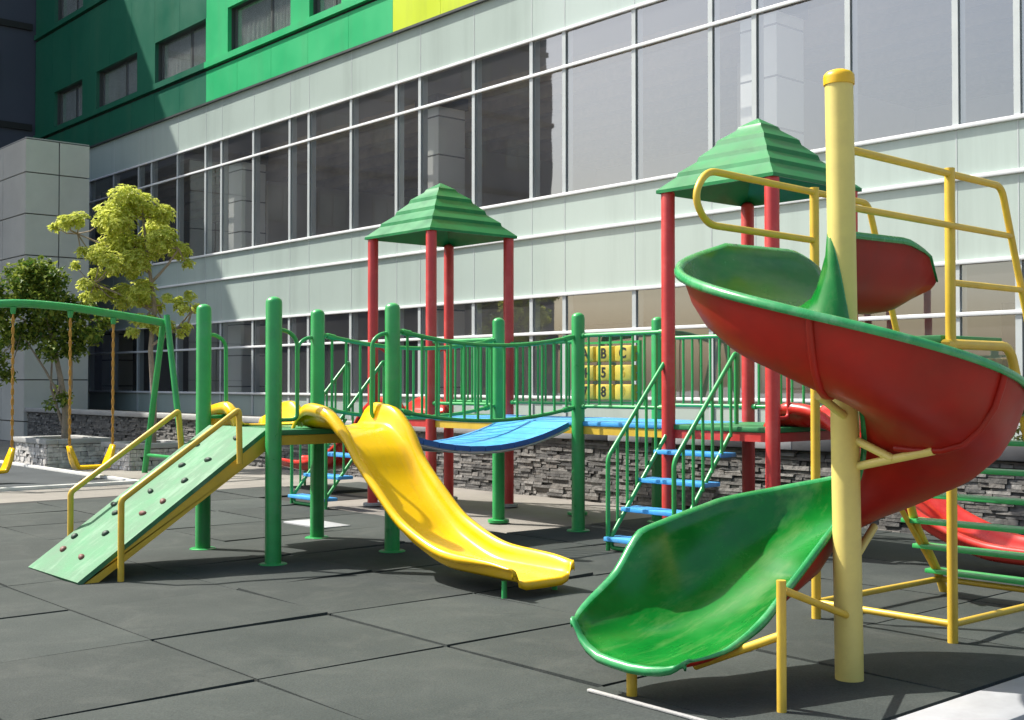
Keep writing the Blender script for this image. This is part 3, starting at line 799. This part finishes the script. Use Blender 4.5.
def ledge(mb, ax, fixed, sg, a0, a1, z0, z1, rr, hmin=.026, hmax=.058, lmin=.08, lmax=.36, dep=.035):
    """courses of thin split stones on a vertical face; ax 'v': face X = fixed, ax 'u': face Y = fixed, outward sg"""
    z = z0
    while z < z1-.01:
        h = min(rr.uniform(hmin, hmax), z1-z); a = a0-rr.uniform(0, .2)
        while a < a1:
            l = rr.uniform(lmin, lmax); p, q = max(a, a0), min(a+l, a1)
            if q-p > .02:
                d0 = rr.uniform(.004, dep); d1 = d0+rr.uniform(-.012, .012); t = rr.uniform(-.010, .010); hh = h*rr.uniform(.86, .97)
                pts = []
                for (al, zz, dd) in ((p+.003, z, d0), (q-.003, z, d1), (q-.003, z+hh+t*.4, d1-.004), (p+.003, z+hh-t*.4, d0-.004)):
                    pts.append((al, zz, dd))
                F = [((fixed+sg*d_, al, zz) if ax == 'v' else (al, fixed+sg*d_, zz)) for al, zz, d_ in pts]
                K = [((fixed-sg*.01, al, zz) if ax == 'v' else (al, fixed-sg*.01, zz)) for al, zz, d_ in pts]
                fs = [(0,1,2,3), (4,5,1,0), (5,6,2,1), (6,7,3,2), (7,4,0,3)]
                flip = (sg > 0) != (ax == 'u')
                if not flip: fs = [tuple(reversed(f)) for f in fs]
                mb.add(F+K, fs)
            a += l
        z += h
def planter(u0, u1, v0, v1, h, label, m):
    t = thing('stone_planter', label, 'planter', ((u0+u1)/2, (v0+v1)/2, 0))
    b = MB(); w = .18
    for a, c in (((u0, v0), (u0+w, v1)), ((u1-w, v0), (u1, v1)), ((u0+w, v0), (u1-w, v0+w)), ((u0+w, v1-w), (u1-w, v1))):
        b.box((a[0], a[1], 0), (c[0], c[1], h-.09))
    core = b.build('stone_core', 'dark', t, smooth=False)
    b = MB(); rr = random.Random(int(u0*100))
    ledge(b, 'v', u0, -1, v0, v1, 0, h-.09, rr, .05, .09, .07, .22, .03); ledge(b, 'u', v0, -1, u0, u1, 0, h-.09, rr, .05, .09, .07, .22, .03)
    ledge(b, 'v', u1, 1, v0, v1, 0, h-.09, rr, .05, .09, .07, .22, .03); ledge(b, 'u', v1, 1, u0, u1, 0, h-.09, rr, .05, .09, .07, .22, .03)
    b.build('stone_cladding', m, t, smooth=False)
    c = MB(); o_ = .05
    for a, d in (((u0-o_, v0-o_), (u0+w, v1+o_)), ((u1-w, v0-o_), (u1+o_, v1+o_)), ((u0+w, v0-o_), (u1-w, v0+w)), ((u0+w, v1-w), (u1-w, v1+o_))):
        c.box((a[0], a[1], h-.088), (d[0], d[1], h), 0, .008)
    c.build('coping', 'concrete', t, ang=30)
    MB().box((u0+w, v0+w, 0), (u1-w, v1-w, h-.06)).build('soil', 'soil', t, smooth=False)
    return t
planter(8.70, 9.85, 20.0, 21.1, .45, 'pale pebble stone planter under the golden tree', 'ledge_pale')
planter(7.83, 8.95, 21.5, 23.1, .50, 'broad grey stone planter behind the swings under the dark tree', 'ledge_pale')
wt = thing('garden_wall', 'long low stacked stone wall with concrete coping in front of the glass building', 'wall', (10.8, 15, 0))
MB().box((10.81, -12, 0), (11.1, 38, .78)).build('wall_core', 'dark', wt, smooth=False)
lw = MB(); ledge(lw, 'v', 10.81, -1, -4, 38, 0, .775, random.Random(21)); lw.build('stone_face', 'ledge', wt, smooth=False)
c = MB(); c.box((10.72, 12.4, .782), (11.14, 38, .88), 0, .01); c.build('coping', 'concrete', wt, ang=30)
kb = MB(); q = -12.0; i = 0
while q < 12.39:
    l = min(.55, 12.39-q); kb.box((10.73, q, .782), (11.0, q+l-.004, .93), i % 2, .012); q += .55; i += 1
kb.build('painted_kerb', ['kerb', 'black'], wt, ang=30)
gb = MB().box((11.102, -12, -.02), (13.6, 38, .76)); struct(gb.build('garden_bed', 'soil', smooth=False))
gk = MB().box((11.002, -12, .50), (12.0, 12.4, .90)); struct(gk.build('pavement', 'ground', smooth=False))

# ------------------------------------------------------------------ foliage
def leaf(mb, c, d, up, ln, wd):
    """a folded leaf of four triangles-ish quads"""
    d = d.normalized(); sd = d.cross(up)
    if sd.length < 1e-4: sd = Vector((1,0,0))
    sd.normalize(); nn = sd.cross(d)
    tip = c+d*ln-nn*ln*.18; mid = c+d*ln*.5
    mb.add([c, mid+sd*wd+nn*wd*.3, tip, mid-sd*wd+nn*wd*.3], [(0,1,2),(0,2,3)])
def rand_dir(rr):
    while True:
        v = Vector((rr.uniform(-1,1), rr.uniform(-1,1), rr.uniform(-1,1)))
        if .05 < v.length < 1: return v.normalized()
# image-plane axes of the tree descriptions: right and depth seen from the playground
RT = Vector((.7547, -.656, 0)); DP = Vector((.656, .7547, 0))
def tree(name, label, base, blobs, trunk, limbs, leafm, seed, dens, ln, wd, whorl):
    rr = random.Random(seed)
    t = thing(name, label, 'tree', base)
    B = Vector(base)
    W = lambda a: B+RT*a[0]+DP*a[1]+Vector((0,0,a[2]))
    tb = MB()
    pts = [W(p) for p, r in trunk]; tb.tube(pts, [r for p, r in trunk], 9)
    for lm in limbs: 
        P = [W(p) for p in lm]; tb.tube(P, [.03*(1-.6*q/(len(P)-1)) for q in range(len(P))], 7)
    tips = [pts[-1], pts[len(pts)//2]]+[W(l[-1]) for l in limbs]
    cr = MB()
    for (x, y, z, r) in blobs:
        c0 = W((x, y, z))
        near = min(tips, key=lambda p: (p-c0).length)
        tb.tube([near, near.lerp(c0, .5)+Vector((0,0,-.05)), c0], [.016, .011, .005], 5)
        n = int(dens*r*r/.09)
        for _ in range(n):
            d0 = rand_dir(rr); cc = c0+Vector((d0.x, d0.y, d0.z*.75))*r*(rr.random()**.45)
            if whorl:
                ax = (d0+Vector((0,0,.9))).normalized()
                for q in range(whorl):
                    a = 2*math.pi*q/whorl+rr.random(); o1 = ax.orthogonal().normalized(); o2 = ax.cross(o1)
                    dd = o1*math.cos(a)+o2*math.sin(a)+ax*rr.uniform(.05, .7)
                    leaf(cr, cc, dd, ax, ln*rr.uniform(.7, 1.25), wd*rr.uniform(.8, 1.2))
            else:
                for q in range(3):
                    leaf(cr, cc+rand_dir(rr)*.05, rand_dir(rr)+Vector((0,0,-.2)), Vector((0,0,1)), ln*rr.uniform(.6, 1.3), wd*rr.uniform(.8, 1.2))
    tb.build('trunk', 'bark', t, ang=60)
    cr.build('crown', leafm, t, smooth=False)
    return t
# golden tree: (right, depth, height, radius)
S1 = 21.6/1210
def px1(px, py, r, d=0.0, x0=148): return ((px-x0)*S1, d, 1.5+(383-py)*S1-.0, r*S1)
g1 = []
rr = random.Random(3)
for px_, py_, r_ in ((130,200,15),(112,212,16),(145,206,14),(158,214,12),(100,222,10),(85,222,9),(72,224,8),(60,222,7),(58,228,5),(125,222,17),(148,226,15),(165,213,9),
                     (108,238,14),(128,246,16),(150,246,15),(168,244,14),(178,250,10),(184,262,6),(100,254,12),(90,252,9),(80,252,6),(120,264,12),(108,268,9),(74,265,5),(140,262,14),(172,236,9),
                     (92,272,6),(88,285,9),(96,292,10),(110,294,9),(122,290,10),(136,286,12),(145,292,13),(118,302,8),(138,300,11),(150,304,9),(128,270,9),(92,297,6),
                     (170,300,6),(185,307,8),(192,307,5),(190,296,5),(186,326,5),(150,322,9),(138,320,7),(160,330,6),(134,332,6),(182,333,5),(168,326,6),(175,300,5)):
    g1.append(px1(px_, py_, r_*1.15, rr.uniform(-.45, .45)*(.3+r_/16)))
tree('golden_tree', 'young tree with yellow green leaf whorls on open tiers, in the pale pebble planter', (9.25, 20.55, .38), [(a, b, c-.38, d) for a, b, c, d in g1],
     [((.10,0,0),.06),((.12,0,.8),.05),((.05,0,1.7),.045),((.12,0,2.5),.04),((.0,0,3.3),.03),((-.1,0,4.1),.018)],
     [[(.08,0,1.8),(.5,.1,2.1),(.75,.1,2.4)],[(.1,0,2.4),(-.5,.1,2.7),(-.95,0,2.9)],[(.05,0,2.9),(.4,-.2,3.2),(.6,-.2,3.5)],[(0,0,3.1),(-.6,.1,3.5),(-1.3,.1,3.8)],[(0,0,3.2),(-.3,.3,3.7)]],
     'leaf_gold', 4, 150, .072, .019, 6)
S2 = 22.3/1210
g2 = []
rr = random.Random(8)
for px_, py_, r_ in ((40,275,20),(15,275,22),(62,280,16),(28,300,24),(60,305,22),(80,312,18),(98,318,12),(5,310,20),(45,325,20),(72,335,18),(90,335,14),(20,335,20),(-15,290,26),(-20,330,26),(100,335,8),
                     (60,350,14),(8,360,14),(15,375,9),(78,350,12),(52,392,6),(68,398,7),(60,404,5),(-5,385,12),(36,262,8),(35,290,18),(88,300,8)):
    g2.append(((px_-66)*S2, rr.uniform(-.5, .5), 1.5+(383-py_)*S2-.42, r_*S2))
tree('dark_tree', 'rounded dark green tree with slender forked stems, left of the golden tree', (8.4, 22.25, .42), g2,
     [((.03,0,0),.075),((.04,0,.5),.065),((-.05,0,1.1),.05),((-.2,0,1.8),.04),((-.4,0,2.6),.02)],
     [[(.03,0,.4),(.12,.05,1.0),(.1,.1,1.7),(.3,.1,2.3)],[(.0,0,.7),(-.3,-.1,1.3),(-.75,-.1,2.0)],[(-.02,0,.3),(-.28,.1,1.0),(-.25,.1,1.9)],[(-.2,0,1.8),(-.7,.1,2.2),(-1.2,.1,2.5)]],
     'leaf_dark', 9, 110, .105, .038, 0)
# shrubs in the garden bed at the right
for i, (u, v, r_) in enumerate(((11.95, 6.55, .30), (12.3, 5.85, .36), (11.9, 5.15, .30), (12.4, 7.6, .26))):
    rr = random.Random(40+i)
    t = thing('garden_shrub', ['low olive shrub growing behind the painted kerb, furthest left of the row', 'tallest olive shrub in the middle of the garden row',
              'olive shrub at the right end of the garden row', 'small shrub growing close to the glass behind the right tower'][i], 'shrub', (u, v, .76), 'shrubs in the garden bed')
    st = MB(); cr = MB()
    for q in range(9):
        d0 = rand_dir(rr); d0.z = abs(d0.z)+.6; e_ = Vector((u, v, .76))+d0.normalized()*r_*1.1
        st.tube([(u, v, .72), e_], [.012, .004], 5)
        for _ in range(60):
            cc = Vector((u, v, .80)).lerp(e_, rr.uniform(.3, 1))+rand_dir(rr)*.11
            leaf(cr, cc, rand_dir(rr)+Vector((0,0,.3)), Vector((0,0,1)), rr.uniform(.06, .11), .022)
    st.build('stem', 'bark', t); cr.build('foliage', 'leaf_shrub', t, smooth=False)

# ------------------------------------------------------------------ glass building
FU_ = 13.73
def vpx(px, u=FU_):
    r_ = (px-512)/1210; return u*(.7547-.656*r_)/(.656+.7547*r_)
mull_px = [1130, 1075, 1020, 958, 850, 756, 712, 635, 565, 532, 474, 420, 396.5, 351, 308.6, 289.5, 253, 221, 205, 177, 151, 138, 113, 89, 80, 62, 52]
MV = [vpx(x) for x in mull_px]
MV = [MV[0]-6.0, MV[0]-4.4, MV[0]-2.9, MV[0]-1.4]+MV+[38.9]
Z = [.70, 1.26, 2.33, 2.96, 3.98, 4.61, 6.72, 7.34, 8.33]
kind = ['spandrel', 'glass', 'glass', 'spandrel', 'spandrel', 'glass', 'glass', 'spandrel']
bd = thing('glass_building', 'long building with a glass curtain wall below bright green and lime clad storeys', 'building', (FU_, 20, 0))
rp_ = random.Random(77)
for i in range(len(MV)-1):
    for j in range(8):
        v0, v1 = MV[i]+.003, MV[i+1]-.003; z0, z1 = Z[j]+.01, Z[j+1]-.01
        if kind[j] == 'glass':
            ra, rb = rp_.uniform(0, .010), rp_.uniform(-.002, .002)
            MB().add([(FU_+ra*.5, v0, z0), (FU_+ra*.5+rb+.002, v0, z1), (FU_+.010-ra*.5+rb+.002, v1, z1), (FU_+.010-ra*.5, v1, z0)], [(0, 1, 2, 3)]).build('window_pane', 'glass', bd, smooth=False)
        else:
            MB().box((FU_, v0, z0), (FU_+.02, v1, z1)).build('frosted_panel', 'spandrel', bd, smooth=False)
for v in MV:
    mb_ = MB(); mb_.box((FU_+.022, v-.05, .6), (FU_+.14, v+.05, 8.33)); mo_ = mb_.build('mullion', 'mull', bd, smooth=False)
    cp_ = MB()
    for za, zb, w_ in ((.70, 2.95, .04), (2.97, 4.6, .007), (4.62, 7.33, .04), (7.35, 8.30, .007)): cp_.box((FU_-(.022 if w_ > .02 else .004), v-w_, za), (FU_-.0015, v+w_, zb))
    cp_.build('mullion_cap', 'mull', mo_, smooth=False)
for z in Z[1:-1]:
    MB().box((FU_-.05, MV[0], z-.026), (FU_-.002, MV[-1], z+.026), 0, .008).build('transom', 'alu', bd, ang=30)
MB().box((FU_-.07, MV[0], 8.305), (FU_-.002, MV[-1], 8.35)).build('cornice', 'win_frame', bd, smooth=False)
# behind the glass: floors, ceilings, back wall, columns
va, vb = MV[0], 38.9
s = MB(); s.box((FU_+.16, va, 3.95), (24, vb, 4.62)); s.box((FU_+.16, va, -.02), (24, vb, .80)); s.box((FU_+.16, va, 7.4), (24, vb, 8.3))
s.build('floor_slab', 'int_floor', bd, smooth=False)
s = MB()
for k_ in range(10): s.box((FU_+1.4+.9*k_, va, 7.10), (FU_+1.65+.9*k_, vb, 7.398))
s.build('ceiling_beam', 'int_wood', bd, smooth=False)
s = MB(); s.box((22.5, va, 4.62), (22.6, vb, 7.39)); s.box((19.0, va, .8), (19.1, vb, 3.94)); s.build('interior_wall', 'int_wall', bd, smooth=False)
s = MB()
for v in (4.0, 9.0, 15.5, 20.5, 26, 30.5): s.box((22.38, v, 4.63), (22.49, v+1.7, 6.5))
for v in (7.0, 12.0, 17.5, 24, 30): s.box((18.88, v, .81), (18.99, v+2.6, 2.8))
s.build('interior_opening', 'int_dark', bd, smooth=False)
# partitions that run back from the glass at column lines
s = MB()
for v in (13.2, 22.4, 29.6): s.box((16.8, v, 4.621), (22.37, v+.12, 7.09))
s.build('partition', 'int_wall', bd, smooth=False)
for vc in (2.9, 10.55, 18.5, 26.3, 34.0):
    c = MB(); c.box((14.2, vc, .81), (14.85, vc+.65, 3.94)); c.box((14.2, vc, 4.63), (14.85, vc+.65, 6.85))
    c.build('column', 'tile', bd, smooth=False)
    c = MB(); c.box((14.15, vc-.05, 6.852), (14.9, vc+.7, 7.08)); c.build('column_head', 'int_dark', bd, smooth=False)
# a dining table and two cabinets inside the lower right room
for (u, v) in ((14.5, 5.0), (14.9, 3.9)):
    t = MB(); t.box((u, v, 1.52), (u+.8, v+.9, 1.57), 0, .01)
    for du, dv in ((.05,.05),(.7,.05),(.05,.8),(.7,.8)): t.box((u+du, v+dv, .81), (u+du+.05, v+dv+.05, 1.519))
    tag(t.build('table', 'int_wood', None, ang=30), ['dark wooden table standing behind the lower glass, further from the pole', 'dark wooden table standing behind the lower glass at the right edge'][0 if u < 14.7 else 1], 'table')
# green storeys above the glass: openings left for the windows
CU0 = FU_-.02
def clad_strip(v0, v1, z0, z1, m, panels=1.5, name='cladding'):
    b = MB(); n = max(1, round((v1-v0)/panels))
    for q in range(n):
        a = v0+(v1-v0)*q/n; c = v0+(v1-v0)*(q+1)/n
        b.box((CU0, a+.004, z0), (CU0+.10, c-.004, z1))
    return b.build(name, m, bd, smooth=False)
rows_ = [(9.35, 10.45), (12.55, 13.75), (15.8, 17.0)]
wins = [(53,81),(95,136),(154,205),(227,290),(309,341),(362,425),(450,520)]
WV = sorted([(vpx(b_), vpx(a_)) for a_, b_ in wins])
xv = WV[0][0]-3
while xv > MV[0]+3: WV.insert(0, (xv-2.0, xv)); xv -= 3.0
vD = vpx(205)-.02; vL = vpx(393)
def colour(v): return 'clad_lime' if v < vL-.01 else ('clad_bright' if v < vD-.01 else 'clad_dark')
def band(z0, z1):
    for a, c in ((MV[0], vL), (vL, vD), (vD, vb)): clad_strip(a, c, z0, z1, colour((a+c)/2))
zs = [8.352]
prev = 8.352
for z0, z1 in rows_:
    band(prev, z0-.22); 
    # sill ledge, dark shadow gap below it
    for a, c in ((MV[0], vL), (vL, vD), (vD, vb)):
        MB().box((CU0-.06, a+.002, z0-.15), (CU0+.10, c-.002, z0)).build('sill_ledge', colour((a+c)/2), bd, smooth=False)
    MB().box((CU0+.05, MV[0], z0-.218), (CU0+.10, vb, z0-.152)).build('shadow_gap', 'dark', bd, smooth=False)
    edges = [MV[0]]+[q for w in WV for q in w]+[vb]
    for q in range(0, len(edges), 2):
        a, c = edges[q], edges[q+1]
        if c-a > .02:
            if a < vL < c: clad_strip(a, vL, z0+.001, z1, 'clad_lime', 3); clad_strip(vL, c, z0+.001, z1, 'clad_bright', 3)
            else: clad_strip(a, c, z0+.001, z1, colour((a+c)/2), 3)
    for (a, c) in WV:
        w = MB(); 
        w.box((CU0+.24, a, z0), (CU0+.30, c, z1), 0)
        for x_ in (a+.02, (a*.62+c*.38), c-.10): w.box((CU0+.18, x_, z0+.01), (CU0+.239, x_+.08, z1-.01))
        o = w.build('upper_window', 'win_frame', bd, smooth=False)
        cu_ = MB(); m_ = a*.62+c*.38
        for (p0, p1) in ((a+.10, m_-.0), (m_+.08, c-.10)):
            rows = []
            for z_ in (z0+.06, z1-.06):
                rows.append([(CU0+.215+.012*math.sin(q*1.9), p0+(p1-p0)*q/24, z_) for q in range(25)])
            cu_.grid(rows)
        cu_.build('curtain', 'curtain', o, smooth=False)
        gl = MB().box((CU0+.185, a+.02, z0+.02), (CU0+.19, c-.02, z1-.02)); gl.build('pane', 'glass', o, smooth=False)
        # reveals
        rv = MB(); rv.box((CU0+.101, a-.03, z0-.001), (CU0+.29, a-.001, z1)); rv.box((CU0+.101, c+.001, z0-.001), (CU0+.29, c+.03, z1))
        rv.box((CU0+.101, a, z0-.03), (CU0+.29, c, z0-.001)); rv.box((CU0+.101, a, z1+.001), (CU0+.29, c, z1+.03)); rv.build('reveal', 'win_frame', o, smooth=False)
    prev = z1+.001
band(prev, 19.5)
MB().box((CU0+.32, MV[0], 8.35), (24, vb, 19.5)).build('upper_core', 'win_frame', bd, smooth=False)

# projecting wing at the far end: shades the left of the facade
wg = thing('building_wing', 'dark navy clad wing projecting beside the green storeys', 'building', (5, 38.95, 0))
WH = 21.6
MB().box((-8, 38.95, 0), (24, 50, WH)).build('wall', 'clad_navy', wg, smooth=False)
for zf in (3.2, 6.4, 9.6, 12.8, 16.0):
    MB().box((-8.05, 38.86, zf-.10), (13.6, 38.948, zf+.10)).build('string_course', 'dark', wg, smooth=False)
    for q in range(9):
        u = 12.6-2.3*q
        o = MB().box((u-1.3, 38.915, zf+1.0), (u, 38.947, zf+2.3)).build('window', 'win_frame', wg, smooth=False)
        MB().box((u-1.22, 38.895, zf+1.08), (u-.70, 38.913, zf+2.22)).build('pane', 'wing_pane', o, smooth=False)
        MB().box((u-.62, 38.895, zf+1.08), (u-.08, 38.913, zf+2.22)).build('pane', 'wing_pane', o, smooth=False)

# stone-clad stair tower standing before the facade
et = thing('stone_tower', 'pale grey stone clad square tower at the left behind the trees', 'tower', (10.7, 31, 0))
b = MB()
b.box((10.75, 31.05, 0), (12.28, 35.95, 7.62), 1)
pw = [(10.7, 11.53), (11.56, 12.33)]
lv = [7.68, 6.83, 5.78, 4.73, 3.68, 2.63, 1.58, .53, 0]; lev = [(lv[q+1], lv[q]) for q in range(8)]
for z0, z1 in lev:
    for a, c in pw: b.box((a, 31.0, z0+.015), (c, 31.048, z1-.015))
    for q in range(3): b.box((10.70, 31.05+1.65*q+.012, z0+.015), (10.748, 31.05+1.65*(q+1)-.012, z1-.015))
b.build('cladding', ['tile_plain', 'joint_grey'], et, smooth=False)
b = MB().box((10.72, 31.02, 7.69), (12.33, 35.96, 7.72)); b.build('capping', 'concrete', et, smooth=False)

# ------------------------------------------------------------------ light, sky, camera
SUN = Vector((-.40, .72, 1.0)).normalized()
sd = bpy.data.lights.new('sun', 'SUN'); sd.energy = 4.4; sd.angle = R(.6); sd.color = (1, .95, .87)
so_ = bpy.data.objects.new('sun', sd); C.objects.link(so_); so_.rotation_euler = (-SUN).to_track_quat('-Z', 'Y').to_euler(); so_.location = SUN*60
w = bpy.data.worlds.new('World'); scn.world = w; w.use_nodes = True
nt = w.node_tree; bg = nt.nodes['Background']
sk = nt.nodes.new('ShaderNodeTexSky'); sk.sky_type = 'NISHITA'; sk.sun_disc = False
sk.sun_elevation = math.asin(SUN.z); sk.sun_rotation = math.atan2(SUN.x, SUN.y)
sk.air_density = 1.3; sk.dust_density = 3.6; sk.ozone_density = 1
nt.links.new(sk.outputs[0], bg.inputs[0]); bg.inputs[1].default_value = .118
cd = bpy.data.cameras.new('camera'); cam = bpy.data.objects.new('camera', cd); C.objects.link(cam)
cd.sensor_width = 36; cd.lens = 36*1210/1024; cd.clip_start = .05; cd.clip_end = 2000
cam.location = (0, 0, 1.5)
pitch = math.atan(23/1210)
cam.rotation_euler = (R(90)+pitch, 0, -math.atan2(.656, .7547))
scn.camera = cam
scn.render.resolution_x = 1024; scn.render.resolution_y = 720
vs_ = scn.view_settings
vs_.view_transform = 'Standard'; vs_.look = 'None'; vs_.gamma = 1; vs_.use_curve_mapping = False; vs_.exposure = 0.84
scn.render.engine = 'CYCLES'
cy = scn.cycles; cy.max_bounces = 8; cy.transparent_max_bounces = 16; cy.use_denoising = True; cy.caustics_reflective = False; cy.caustics_refractive = False
